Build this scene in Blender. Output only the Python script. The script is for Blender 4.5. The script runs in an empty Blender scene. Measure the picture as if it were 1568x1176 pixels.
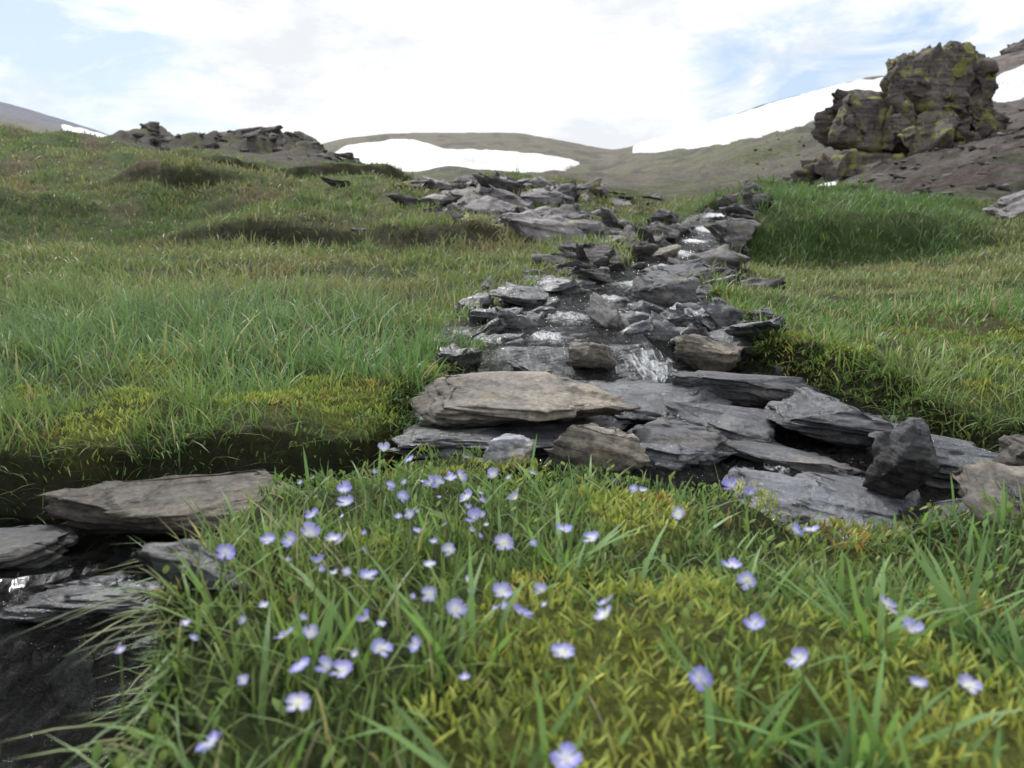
import bpy, bmesh, math, random
import numpy as np
from mathutils import Vector, noise, Matrix, Euler
random.seed(7); rng=np.random.default_rng(7)
scene=bpy.context.scene
ZC=0.24
# ------------------------------------------------------------ noise
def vn(x,y,seed=0):
    xi=np.floor(x).astype(np.int64); yi=np.floor(y).astype(np.int64)
    fx=x-xi; fy=y-yi
    fx=fx*fx*(3-2*fx); fy=fy*fy*(3-2*fy)
    def h(a,b):
        v=(a*374761393+b*668265263+seed*1442695041)&0xffffffff
        v=((v^(v>>13))*1274126177)&0xffffffff
        v=v^(v>>16)
        return v/4294967295.0*2-1
    return (h(xi,yi)*(1-fx)+h(xi+1,yi)*fx)*(1-fy)+(h(xi,yi+1)*(1-fx)+h(xi+1,yi+1)*fx)*fy
def fbm(x,y,o=4,seed=0):
    s=0;a=.5
    for i in range(o):
        s=s+a*vn(x*(2**i)+i*17.3,y*(2**i)-i*9.1,seed+i); a*=.5
    return s
def sstep(a,b,x):
    t=np.clip((x-a)/(b-a),0,1); return t*t*(3-2*t)
# ------------------------------------------------------------ terrain height
COL=[
(-2.2,[(.2,-.02),(.85,-.05),(2.3,-.05),(4.5,.05),(7,.5),(9,.9),(12,1.5),(16,1.8),(30,2.8),(60,4),(150,16),(400,56),(700,50)]),
(-1.1,[(.2,-.02),(.85,-.05),(2.3,-.05),(4.5,.02),(6,.2),(7,.45),(9,.85),(12,1.5),(16,1.6),(30,2.6),(60,4),(150,16),(400,54),(700,50)]),
(-.617,[(.2,-.01),(.6,-.02),(.85,-.05),(1.3,-.05),(2.3,-.06),(4.5,.0),(5.2,.05),(6,.22),(7,.42),(9,.78),(12,1.36),(16,1.5),(30,2.0),(60,3),(150,12),(400,51.5),(700,40)]),
(-.46,[(.2,0),(.6,-.01),(.9,-.05),(1.3,-.04),(2.3,-.06),(4.5,-.02),(5.2,.02),(6,.2),(7,.4),(9,.70),(12,1.14),(16,1.2),(24,2.3),(40,2.3),(150,9),(400,34),(700,25)]),
(-.302,[(.2,0),(.6,-.01),(.9,-.05),(1.3,-.04),(2.3,-.05),(4.5,-.02),(5.2,.02),(6,.18),(7,.36),(9,.58),(12,.80),(15,.85),(24,2.25),(32,2.2),(45,2),(150,8),(400,24),(700,20)]),
(-.2,[(.2,0),(.6,-.01),(.9,-.05),(1.3,-.03),(2.3,-.05),(4.5,.0),(5.2,.04),(6,.2),(7.5,.36),(9,.5),(12,.66),(15,.75),(24,1.6),(32,1.6),(60,3),(150,11),(300,25),(400,31),(700,25)]),
(-.13,[(.2,0),(.6,-.01),(.75,-.025),(.88,-.05),(1.3,-.03),(2.3,-.05),(4.2,.0),(5,.07),(6,.2),(7.5,.34),(9,.45),(12,.56),(16,.72),(30,1.5),(60,2.9),(150,11),(300,26),(400,37),(700,28)]),
(-.027,[(.2,0),(.55,-.01),(.72,-.028),(.85,-.055),(1.0,-.04),(1.3,-.01),(2.3,.0),(3.5,.04),(4.5,.09),(6,.22),(7.5,.35),(9,.46),(12,.6),(16,.78),(30,1.5),(60,2.9),(150,11),(300,25.5),(400,36.5),(700,28)]),
(.052,[(.2,0),(.55,-.01),(.72,-.028),(.85,-.055),(1.0,-.04),(1.3,-.01),(2.3,.02),(3.5,.05),(4.5,.09),(6,.2),(7.5,.33),(9,.44),(12,.58),(16,.76),(30,1.45),(60,2.8),(150,10.5),(300,24.5),(400,34.8),(700,26)]),
(.115,[(.2,0),(.55,-.01),(.72,-.03),(.85,-.055),(1.0,-.03),(2.3,.03),(3.5,.05),(4.5,.08),(6,.18),(9,.36),(12,.48),(16,.66),(30,1.2),(60,2.4),(150,9),(300,22),(400,29.8),(700,22)]),
(.21,[(.2,0),(.5,-.01),(.68,-.03),(.8,-.055),(1.0,-.03),(2.3,.03),(3.5,.04),(4.5,.07),(5.2,.12),(6,.22),(6.5,.26),(8,.28),(12,.38),(16,.6),(30,1.3),(60,3.2),(150,11.5),(250,23.5),(400,34),(700,24)]),
(.288,[(.2,0),(.5,-.01),(.65,-.03),(.78,-.055),(1,-.03),(1.5,.0),(2.3,.0),(3.5,-.03),(4.7,-.06),(4.85,.0),(5.0,.22),(5.5,.34),(7,.38),(9,.30),(14,.5),(30,1.8),(60,5),(150,16.5),(250,30),(350,40),(700,30)]),
(.406,[(.2,0),(.45,-.01),(.6,-.04),(.75,-.06),(1,-.02),(1.5,.0),(2.3,-.01),(3.5,-.05),(4.8,-.10),(4.95,.0),(5.1,.24),(5.6,.35),(7,.38),(8,.3),(14,.7),(18,1.0),(30,2.8),(60,7),(150,20),(250,37.5),(350,48),(700,40)]),
(.524,[(.2,0),(.45,-.01),(.6,-.04),(1,-.03),(1.5,-.01),(2.3,.0),(3.5,-.03),(4.9,-.06),(5.05,.04),(5.25,.25),(6.2,.35),(8,.34),(14,1.1),(18,1.75),(30,3.6),(60,8.4),(150,24),(250,41),(350,52),(700,44)]),
(.617,[(.2,0),(.6,-.01),(1,-.02),(1.5,0),(2.3,.02),(3.5,.03),(4.5,.04),(5.2,.07),(6,.2),(7,.28),(9,.45),(14,1.5),(20,2.6),(30,4.0),(60,8.9),(150,26),(250,46.5),(350,58),(700,50)]),
(1.1,[(.2,0),(1,-.02),(2.3,.03),(4.5,.08),(6,.25),(8,.5),(14,2),(30,5),(60,11),(150,32),(250,56),(350,75),(700,70)]),
(2.2,[(.2,0),(1,-.02),(2.3,.03),(4.5,.1),(6,.3),(8,.6),(14,2.4),(30,6),(60,13),(150,36),(250,62),(350,85),(700,80)]),
]
LD=np.linspace(math.log(.1),math.log(800),620)
DD=np.exp(LD)
UF=np.linspace(-2.2,2.2,441)
T=np.array([np.interp(DD,[k[0] for k in c[1]],[k[1] for k in c[1]]) for c in COL])
TF=np.array([np.interp(UF,[c[0] for c in COL],T[:,j]) for j in range(len(DD))]).T
def blur(A,n,ax):
    k=np.hanning(n+2)[1:-1]; k/=k.sum()
    return np.apply_along_axis(lambda v:np.convolve(np.pad(v,n//2,mode='edge'),k,'valid'),ax,A)
E_=(TF-ZC)/DD[None,:]
E_=blur(blur(E_,7,0),3,1)
TF=E_*DD[None,:]+ZC
def kf(d): return np.interp(np.log(d),np.log([.3,.5,.8,1.2,2,6,20]),[1.11,1.07,1.04,1.02,1.0,.98,.965])
def base(x,y):
    d=np.clip(y,.15,790)
    U=np.clip(x/d/kf(d),-2.19,2.19)
    fi=(U+2.2)/4.4*440; fj=(np.log(d)-LD[0])/(LD[1]-LD[0])
    i=np.clip(np.floor(fi).astype(int),0,439); j=np.clip(np.floor(fj).astype(int),0,618)
    a=fi-i; b=fj-j
    return (TF[i,j]*(1-a)+TF[i+1,j]*a)*(1-b)+(TF[i,j+1]*(1-a)+TF[i+1,j+1]*a)*b
P_main=[(1.75,7.0,.12,.27),(1.47,6.1,.15,.235),(1.26,5.5,.16,.15),(1.08,5.0,.17,.085),(.84,4.2,.16,.04),(.60,3.3,.16,.03),(.38,2.6,.2,.025),(.24,2.1,.25,.02),(.18,1.75,.27,.01),(.19,1.55,.27,.0),(.22,1.40,.28,-.045),(.2,1.15,.3,-.05),(.43,.93,.2,-.075),(.8,.70,.2,-.09),(1.4,.5,.2,-.12)]
P_left=[(.15,1.1,.15,-.06),(-.08,1.04,.07,-.08),(-.2,.97,.05,-.09),(-.29,.90,.08,-.1),(-.40,.83,.13,-.12),(-.43,.66,.18,-.135),(-.40,.46,.18,-.14),(-.39,.25,.17,-.15),(-.38,-.6,.17,-.17)]
P_side=[(-.40,.84,.12,-.12),(-.75,.84,.11,-.115),(-1.5,.9,.1,-.1)]
def stream(x,y):
    R=np.full(x.shape,9.); WZ=np.zeros(x.shape)
    for P in (P_main,P_left,P_side):
        for a,b in zip(P[:-1],P[1:]):
            dx=b[0]-a[0]; dy=b[1]-a[1]
            t=np.clip(((x-a[0])*dx+(y-a[1])*dy)/(dx*dx+dy*dy),0,1)
            dist=np.hypot(x-a[0]-t*dx,y-a[1]-t*dy)
            r=dist/(a[2]+(b[2]-a[2])*t)
            w=a[3]+(b[3]-a[3])*t
            m=r<R
            R=np.where(m,r,R); WZ=np.where(m,w,WZ)
    return R,WZ
def ratio(x,y):
    R,WZ=stream(x,y)
    R=R+.5*fbm(x*7,y*7,3,31)
    return R,WZ
STEPS=((4.75,.11,.9,101,-.9,-.02),(6.1,.14,.8,102,-.95,-.08),(7.7,.18,.7,103,-.95,-.1),(9.6,.2,.6,104,-.95,-.12),(6.9,.10,.8,105,.17,.6),(3.5,.035,.9,106,-.9,-.12))
def stepfun(x,y):
    U=x/np.maximum(y,.3); s=0*x
    for yb,h,f,sd,u0,u1 in STEPS:
        t=y-(yb+.55*yb/5*vn(x*f,x*0+sd,sd)+.12*vn(x*3.2,y*0+sd,sd+9))
        am=h*np.clip(.55+.9*vn(x*.7,y*.25,sd+3),0,1.3)*sstep(u0-.06,u0+.02,U)*sstep(u1+.05,u1-.03,U)
        s=s+am*(sstep(0,.16,t)-sstep(.25,1.5,t))
    return s
def Hgt(x,y):
    z=base(x,y)
    d=np.maximum(np.abs(y),.4)
    for i,lam in enumerate([.05,.12,.3,.8,2,5,14,40]):
        w=sstep(.35,.10,lam/d)*sstep(.004,.012,lam/d)
        amp=np.where(d<5,.045,np.where(d<16,.08,.06))*lam
        amp=np.where((d>150),.035*lam,amp)
        z=z+w*amp*vn(x/lam+i*3.3,y/lam+i*7.7,50+i)*1.3
    z=z+sstep(1.6,.9,y)*.014*vn(x*9,y*9,77)
    z=z+sstep(1.0,1.4,y)*sstep(5,4,y)*.022*np.abs(vn(x*4,y*4,78))
    # raised turf lip of the near left bank
    z=z+.028*np.exp(-((y-1.08)/.10)**2)*sstep(-.2,-.32,x)*(1+.6*vn(x*6,y*6,79))
    U=x/np.maximum(y,.3)
    hb=sstep(4.6,6.0,y)*sstep(17,12,y)
    z=z+hb*(.08*vn(x/1.0,y/1.3,81)+.05*vn(x/.42,y/.5,82)+.09*np.maximum(0,vn(x/.75+9,y/.9,83)))
    z=z+stepfun(x,y)
    z=z+sstep(19,22.5,y)*sstep(30,25,y)*sstep(-.5,-.44,U)*sstep(-.14,-.19,U)*(.35*np.abs(vn(x/.9,y/.9,86))+.18*np.abs(vn(x/.35,y/.35,87))-.1)
    z=z+sstep(10,16,y)*sstep(90,50,y)*d*.005*fbm(x/d*16,np.log(d)*8,5,85)
    R,WZ=ratio(x,y)
    m=sstep(1.18,.92,R)
    bed=WZ-.03+.014*fbm(x*14,y*14,3,91)
    return np.where(m>0,z*(1-m)+bed*m,z)
# ------------------------------------------------------------ mesh helper
def mk(name,V,faces,col=None,mat=None,smooth=True,parent=None):
    me=bpy.data.meshes.new(name)
    V=np.ascontiguousarray(V,dtype=np.float32)
    loops=np.concatenate([f.ravel() for f in faces]).astype(np.int32)
    tot=np.concatenate([np.full(len(f),f.shape[1]) for f in faces])
    start=np.concatenate([[0],np.cumsum(tot)[:-1]]).astype(np.int32)
    me.vertices.add(len(V)); me.vertices.foreach_set('co',V.ravel())
    me.loops.add(len(loops)); me.loops.foreach_set('vertex_index',loops)
    me.polygons.add(len(start)); me.polygons.foreach_set('loop_start',start)
    me.polygons.foreach_set('use_smooth',np.full(len(start),smooth))
    me.update(calc_edges=True)
    if col is not None:
        a=me.attributes.new('Col','FLOAT_COLOR','POINT')
        c=np.ones((len(V),4),dtype=np.float32); c[:,:col.shape[1]]=col
        a.data.foreach_set('color',c.ravel())
    ob=bpy.data.objects.new(name,me); scene.collection.objects.link(ob)
    if mat: me.materials.append(mat)
    if parent: ob.parent=parent
    return ob
# ------------------------------------------------------------ materials
def newmat(name):
    m=bpy.data.materials.new(name); m.use_nodes=True
    nt=m.node_tree; nt.nodes.clear()
    return m,nt,nt.nodes,nt.links
def N(ns,t,**kw):
    n=ns.new(t)
    for k,v in kw.items():
        if k in ('i',):
            for kk,vv in v.items(): n.inputs[kk].default_value=vv
        else: setattr(n,k,v)
    return n
def ramp(ns,stops):
    r=ns.new('ShaderNodeValToRGB'); e=r.color_ramp.elements
    while len(e)<len(stops): e.new(.5)
    for a,(p,c) in zip(e,stops):
        a.position=p; a.color=(*c,1) if len(c)==3 else c
    return r
def mixc(ns,ls,fac,a,b,mode='MIX'):
    m=ns.new('ShaderNodeMix'); m.data_type='RGBA'; m.blend_type=mode
    for s,v in ((0,fac),(6,a),(7,b)):
        if hasattr(v,'is_linked') : ls.new(v,m.inputs[s])
        else:
            m.inputs[s].default_value=v if s==0 else (*v,1)
    return m.outputs[2]
def mat_terrain():
    m,nt,ns,ls=newmat('terrain_soil_turf')
    out=N(ns,'ShaderNodeOutputMaterial'); p=N(ns,'ShaderNodeBsdfPrincipled',i={'Roughness':.9,'Specular IOR Level':.2})
    at=N(ns,'ShaderNodeAttribute',attribute_name='Col')
    tc=N(ns,'ShaderNodeTexCoord')
    vals=[]
    for sc,lo,hi in ((90,.55,1.45),(7,.4,1.6),(.8,.6,1.4)):
        n=N(ns,'ShaderNodeTexNoise',i={'Scale':sc,'Detail':8,'Roughness':.8}); ls.new(tc.outputs['Object'],n.inputs['Vector'])
        mr=N(ns,'ShaderNodeMapRange',i={'From Min':.3,'From Max':.7,'To Min':lo,'To Max':hi}); ls.new(n.outputs[0],mr.inputs[0]); vals.append((n,mr))
    c=at.outputs['Color']
    for n,mr in vals:
        c=mixc(ns,ls,1.0,c,mr.outputs[0],'MULTIPLY')
    ls.new(c,p.inputs['Base Color'])
    b=N(ns,'ShaderNodeBump',i={'Strength':.8,'Distance':.01}); ls.new(vals[0][0].outputs[0],b.inputs['Height'])
    b2=N(ns,'ShaderNodeBump',i={'Strength':.9,'Distance':.16}); ls.new(vals[1][0].outputs[0],b2.inputs['Height']); ls.new(b.outputs[0],b2.inputs['Normal'])
    ls.new(b2.outputs[0],p.inputs['Normal']); ls.new(p.outputs[0],out.inputs[0])
    return m
def mat_leaf(name,trans=.3,rough=.5):
    m,nt,ns,ls=newmat(name)
    out=N(ns,'ShaderNodeOutputMaterial'); p=N(ns,'ShaderNodeBsdfPrincipled',i={'Roughness':rough,'Specular IOR Level':.35})
    at=N(ns,'ShaderNodeAttribute',attribute_name='Col')
    t=N(ns,'ShaderNodeBsdfTranslucent'); mx=N(ns,'ShaderNodeMixShader',i={0:trans})
    tint=mixc(ns,ls,1.0,at.outputs['Color'],(1.2,1.2,.8),'MULTIPLY')
    ls.new(at.outputs['Color'],p.inputs['Base Color']); ls.new(tint,t.inputs[0])
    ls.new(p.outputs[0],mx.inputs[1]); ls.new(t.outputs[0],mx.inputs[2]); ls.new(mx.outputs[0],out.inputs[0])
    return m
def mat_rock(name,scale=1.0,wet=0.0,lichen=.3,dark=(.045,.048,.055),mid=(.17,.175,.185),light=(.36,.33,.28),lich=(.22,.22,.05),lscale=9):
    m,nt,ns,ls=newmat(name)
    out=N(ns,'ShaderNodeOutputMaterial'); p=N(ns,'ShaderNodeBsdfPrincipled')
    at=N(ns,'ShaderNodeAttribute',attribute_name='Col')
    tc=N(ns,'ShaderNodeTexCoord')
    mp=N(ns,'ShaderNodeMapping',i={'Scale':(scale*5,scale*9,scale*70),'Rotation':(.22,.16,.3)}); ls.new(tc.outputs['Object'],mp.inputs[0])
    n1=N(ns,'ShaderNodeTexNoise',i={'Scale':1,'Detail':8,'Roughness':.68,'Distortion':.8}); ls.new(mp.outputs[0],n1.inputs['Vector'])
    n2=N(ns,'ShaderNodeTexNoise',i={'Scale':scale*14,'Detail':9,'Roughness':.7}); ls.new(tc.outputs['Object'],n2.inputs['Vector'])
    n3=N(ns,'ShaderNodeTexNoise',i={'Scale':scale*140,'Detail':5,'Roughness':.7}); ls.new(tc.outputs['Object'],n3.inputs['Vector'])
    r1=ramp(ns,[(.34,dark),(.47,mid),(.68,tuple(v*1.5 for v in mid))]); ls.new(n1.outputs[0],r1.inputs[0])
    rm=ramp(ns,[(.47,(0,0,0)),(.62,(1,1,1))]); ls.new(n2.outputs[0],rm.inputs[0])
    c=mixc(ns,ls,rm.outputs[0],r1.outputs[0],light)
    sp=N(ns,'ShaderNodeMapRange',i={'From Min':.3,'From Max':.7,'To Min':.55,'To Max':1.4}); ls.new(n3.outputs[0],sp.inputs[0])
    c=mixc(ns,ls,1.0,c,sp.outputs[0],'MULTIPLY')
    n4=N(ns,'ShaderNodeTexNoise',i={'Scale':scale*lscale,'Detail':8,'Roughness':.65}); 
    mp4=N(ns,'ShaderNodeMapping',i={'Location':(3.1,7.7,1.3)}); ls.new(tc.outputs['Object'],mp4.inputs[0]); ls.new(mp4.outputs[0],n4.inputs['Vector'])
    rl=ramp(ns,[(.62-.2*lichen,(0,0,0)),(.68-.16*lichen,(1,1,1))]); ls.new(n4.outputs[0],rl.inputs[0])
    if lichen>0: c=mixc(ns,ls,rl.outputs[0],c,lich)
    c=mixc(ns,ls,1.0,c,at.outputs['Color'],'MULTIPLY')
    ls.new(c,p.inputs['Base Color'])
    rr=N(ns,'ShaderNodeMapRange',i={'From Min':.38,'From Max':.62,'To Min':.75-.66*wet,'To Max':.95-.5*wet}); ls.new(n2.outputs[0],rr.inputs[0]); ls.new(rr.outputs[0],p.inputs['Roughness'])
    p.inputs['Specular IOR Level'].default_value=.3+.4*wet
    b=N(ns,'ShaderNodeBump',i={'Strength':1,'Distance':.012/scale}); ls.new(n1.outputs[0],b.inputs['Height'])
    b3=N(ns,'ShaderNodeBump',i={'Strength':.6,'Distance':.004/scale}); ls.new(n3.outputs[0],b3.inputs['Height']); ls.new(b.outputs[0],b3.inputs['Normal'])
    ls.new(b3.outputs[0],p.inputs['Normal']); ls.new(p.outputs[0],out.inputs[0])
    return m
def mat_water():
    m,nt,ns,ls=newmat('stream_water')
    out=N(ns,'ShaderNodeOutputMaterial')
    at=N(ns,'ShaderNodeAttribute',attribute_name='Col'); tc=N(ns,'ShaderNodeTexCoord')
    mp=N(ns,'ShaderNodeMapping',i={'Scale':(80,24,40),'Rotation':(0,0,-.2)}); ls.new(tc.outputs['Object'],mp.inputs[0])
    n=N(ns,'ShaderNodeTexNoise',i={'Scale':1,'Detail':6,'Roughness':.68,'Distortion':1.4}); ls.new(mp.outputs[0],n.inputs['Vector'])
    b=N(ns,'ShaderNodeBump',i={'Strength':1,'Distance':.02}); ls.new(n.outputs[0],b.inputs['Height'])
    tr=N(ns,'ShaderNodeBsdfTransparent',i={0:(.55,.58,.58,1)}); gl=N(ns,'ShaderNodeBsdfGlossy',i={'Roughness':.06,0:(1,1,1,1)}); ls.new(b.outputs[0],gl.inputs['Normal'])
    fr=N(ns,'ShaderNodeFresnel',i={0:1.33}); ls.new(b.outputs[0],fr.inputs['Normal'])
    mx=N(ns,'ShaderNodeMixShader'); ls.new(fr.outputs[0],mx.inputs[0]); ls.new(tr.outputs[0],mx.inputs[1]); ls.new(gl.outputs[0],mx.inputs[2])
    df=N(ns,'ShaderNodeBsdfPrincipled',i={'Base Color':(.80,.84,.88,1),'Roughness':.25}); ls.new(b.outputs[0],df.inputs['Normal'])
    sx=N(ns,'ShaderNodeSeparateColor'); ls.new(at.outputs['Color'],sx.inputs[0])
    ma=N(ns,'ShaderNodeMath',operation='ADD'); ls.new(sx.outputs[0],ma.inputs[0]); ls.new(n.outputs[0],ma.inputs[1])
    mr=N(ns,'ShaderNodeMapRange',i={'From Min':.88,'From Max':1.08,'To Min':0,'To Max':.95}); ls.new(ma.outputs[0],mr.inputs[0])
    mx2=N(ns,'ShaderNodeMixShader'); ls.new(mr.outputs[0],mx2.inputs[0]); ls.new(mx.outputs[0],mx2.inputs[1]); ls.new(df.outputs[0],mx2.inputs[2]); ls.new(mx2.outputs[0],out.inputs[0])
    return m
def mat_snow():
    m,nt,ns,ls=newmat('snow')
    out=N(ns,'ShaderNodeOutputMaterial'); p=N(ns,'ShaderNodeBsdfPrincipled',i={'Roughness':.7})
    tc=N(ns,'ShaderNodeTexCoord'); n=N(ns,'ShaderNodeTexNoise',i={'Scale':.08,'Detail':8,'Roughness':.6}); ls.new(tc.outputs['Object'],n.inputs['Vector'])
    r=ramp(ns,[(.3,(.48,.49,.51)),(.6,(.70,.71,.73))]); ls.new(n.outputs[0],r.inputs[0]); ls.new(r.outputs[0],p.inputs['Base Color'])
    ls.new(p.outputs[0],out.inputs[0]); return m
M_ter=mat_terrain(); M_grass=mat_leaf('grass_blade',.36,.5); M_moss=mat_leaf('moss',.25,.8); M_petal=mat_leaf('petal',.3,.6)
M_rockd=mat_rock('schist_dry',1,0.35,.1,dark=(.022,.025,.031),mid=(.105,.112,.126),light=(.23,.222,.212)); M_rockw=mat_rock('schist_wet',1,1.0,.0,dark=(.006,.007,.010),mid=(.036,.041,.050),light=(.095,.098,.108))
M_tan=mat_rock('schist_tan',1,0.15,.1,dark=(.045,.042,.038),mid=(.19,.175,.155),light=(.36,.32,.26))
M_bould=mat_rock('boulder_rock',.25,.3,.15,dark=(.03,.027,.03),mid=(.125,.119,.126),light=(.24,.226,.224))
M_ridge=mat_rock('ridge_rock',.15,0,0,dark=(.03,.029,.028),mid=(.09,.085,.08),light=(.14,.13,.12))
M_out=mat_rock('outcrop_rock',.14,0,.5,dark=(.028,.024,.024),mid=(.105,.094,.088),light=(.155,.14,.13),lich=(.24,.24,.08),lscale=22)
M_water=mat_water(); M_snow=mat_snow()
# ------------------------------------------------------------ terrain mesh
nr,nc=1000,660
r=np.exp(np.linspace(math.log(.35),math.log(640),nr)); v=np.linspace(-1.3,1.3,nc)
v=np.sign(v)*(np.abs(v)/1.3)**1.15*1.3
RR,VV=np.meshgrid(r,v,indexing='ij')
Y=RR-1.2; X=VV*RR
Z=Hgt(X,Y)
def moss_mask(x,y):
    m=fbm(x*10+5,y*10,4,11)*2.7-.30
    for cx,cy,rr,a in ((.04,.44,.09,.75),(.10,.36,.06,.7),(-.28,1.12,.10,.7),(-.55,1.08,.10,.3),(.5,1.42,.12,.5),(-.06,.31,.06,.6),(.18,.5,.07,.5),(-.02,.55,.07,.4),(.22,.34,.05,.5)):
        m=m+a*np.exp(-((x-cx)**2+(y-cy)**2)/rr**2)
    return sstep(.2,.55,m)*sstep(2.2,1.3,y)
def lerp(a,b,t): return a*(1-t[...,None])+np.array(b)*t[...,None]
d=np.maximum(Y,.3); U=X/d/kf(d)
C=np.zeros(X.shape+(3,))+np.array((.07,.095,.03))
C=lerp(C,(.12,.11,.05),sstep(.0,.35,fbm(X*1.1,Y*1.1,4,3)))
C=lerp(C,(.17,.19,.045),moss_mask(X,Y))
hill=sstep(4.5,7,d)
C=lerp(C,(.115,.15,.05),hill*.8)
lg=np.log(d)*6
patch=fbm(U*26,lg*2.6,5,5)
C=lerp(C,(.16,.125,.085),hill*sstep(.10,.3,patch)*.8)
far=sstep(11,16,d)
C=lerp(C,(.155,.143,.12),far*.9)
C=lerp(C,(.125,.14,.07),far*sstep(-.1,.2,fbm(U*14,lg*1.2,5,8))*.75*sstep(140,50,d)*sstep(.5,.3,U))
C=lerp(C,(.095,.09,.085),far*sstep(.05,.3,fbm(U*60,lg*4,5,9))*.7)
rs=sstep(.34,.46,U)*sstep(7.5,9.5,d)
C=lerp(C,(.135,.118,.108),rs)
C=lerp(C,(.065,.054,.05),rs*sstep(.0,.18,fbm(U*45,lg*7,6,18))*.85)
C=lerp(C,(.20,.187,.175),rs*sstep(.1,.3,fbm(U*90,lg*14,5,28))*.6)
C=lerp(C,(.09,.068,.06),rs*np.exp(-((np.log(d)-math.log(10.5)-.5*(U-.55))/.12)**2)*.7)
rid=sstep(15,19,d)*sstep(33,27,d)*sstep(-.54,-.47,U)*sstep(-.12,-.2,U)
C=lerp(C,(.10,.092,.082),rid*.95)
C=lerp(C,(.12,.13,.06),rid*sstep(.05,.3,fbm(U*50,lg*6,4,19))*.6)
C=lerp(C,(.14,.15,.185),sstep(200,320,d)*sstep(-.3,-.45,U))  # distance haze painted into the colour of the far left mountain
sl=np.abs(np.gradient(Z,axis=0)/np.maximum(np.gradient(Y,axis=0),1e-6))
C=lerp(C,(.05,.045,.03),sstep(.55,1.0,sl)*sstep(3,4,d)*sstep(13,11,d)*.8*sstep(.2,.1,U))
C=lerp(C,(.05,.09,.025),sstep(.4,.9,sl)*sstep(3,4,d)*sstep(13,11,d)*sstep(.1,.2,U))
R,WZ=ratio(X,Y)
C=lerp(C,(.04,.045,.02),sstep(1.4,1.1,R))
C=lerp(C,(.024,.023,.022),sstep(1.08,.95,R))
for cx,cy,sx,sy in ((-3.5,6.4,.35,.14),(-4.0,6.7,.4,.16),(-.55,2.6,.05,.04)):
    C=lerp(C,(.06,.042,.035),np.exp(-(((X-cx)/sx)**2+((Y-cy)/sy)**2)**2)*.9)
idx=np.arange(nr*nc).reshape(nr,nc)
F=np.stack([idx[:-1,:-1],idx[:-1,1:],idx[1:,1:],idx[1:,:-1]],-1).reshape(-1,4)
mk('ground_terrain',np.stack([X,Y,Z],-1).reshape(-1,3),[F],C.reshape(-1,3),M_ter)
# ------------------------------------------------------------ water
gx=np.arange(-1.5,2.2,.011); gy=np.arange(-.5,7.2,.011)
GX,GY=np.meshgrid(gx,gy,indexing='ij')
R,WZ=stream(GX,GY)
WZs=WZ+.005*fbm(GX*18,GY*9,3,61)+.008*sstep(2.6,3.5,GY)
foam=np.zeros(GX.shape)+.10+.12*sstep(2.6,4,GY)
for cx,cy,rx,ry,a in ((.245,1.47,.065,.10,.62),(.13,1.88,.07,.10,.55),(1.46,5.98,.12,.34,.72),(1.25,5.4,.11,.24,.68),(.5,1.10,.05,.05,.5),(.36,1.2,.05,.04,.45),(.40,2.65,.11,.16,.56),(.84,4.2,.10,.26,.62),(1.06,4.9,.10,.2,.64),(.07,1.62,.05,.07,.55),(.33,.98,.04,.04,.45),(.27,2.2,.08,.10,.55),(-.45,.62,.08,.06,.4),(-.4,.78,.05,.05,.4),(-.36,.4,.08,.05,.36),(.60,3.3,.09,.22,.55),(.12,1.3,.05,.05,.45),(.3,1.34,.05,.05,.48)):
    foam=np.maximum(foam,a*np.exp(-(((GX-cx)/rx)**2+((GY-cy)/ry)**2))+.2*fbm(GX*22,GY*9,2,67)*np.exp(-(((GX-cx)/rx/2)**2+((GY-cy)/ry/2)**2)))
WZs=WZs+np.clip(foam-.2,0,1)*.035*np.abs(fbm(GX*45,GY*28,2,66))*2
id2=np.arange(GX.size).reshape(GX.shape)
F=np.stack([id2[:-1,:-1],id2[1:,:-1],id2[1:,1:],id2[:-1,1:]],-1).reshape(-1,4)
keep=(R.ravel()<1.25)[F].all(1); F=F[keep]
used=np.unique(F); remap=np.full(GX.size,-1); remap[used]=np.arange(len(used))
V=np.stack([GX,GY,WZs],-1).reshape(-1,3)[used]
mk('stream_water',V,[remap[F]],np.repeat(foam.ravel()[used][:,None],3,1),M_water)
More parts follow.
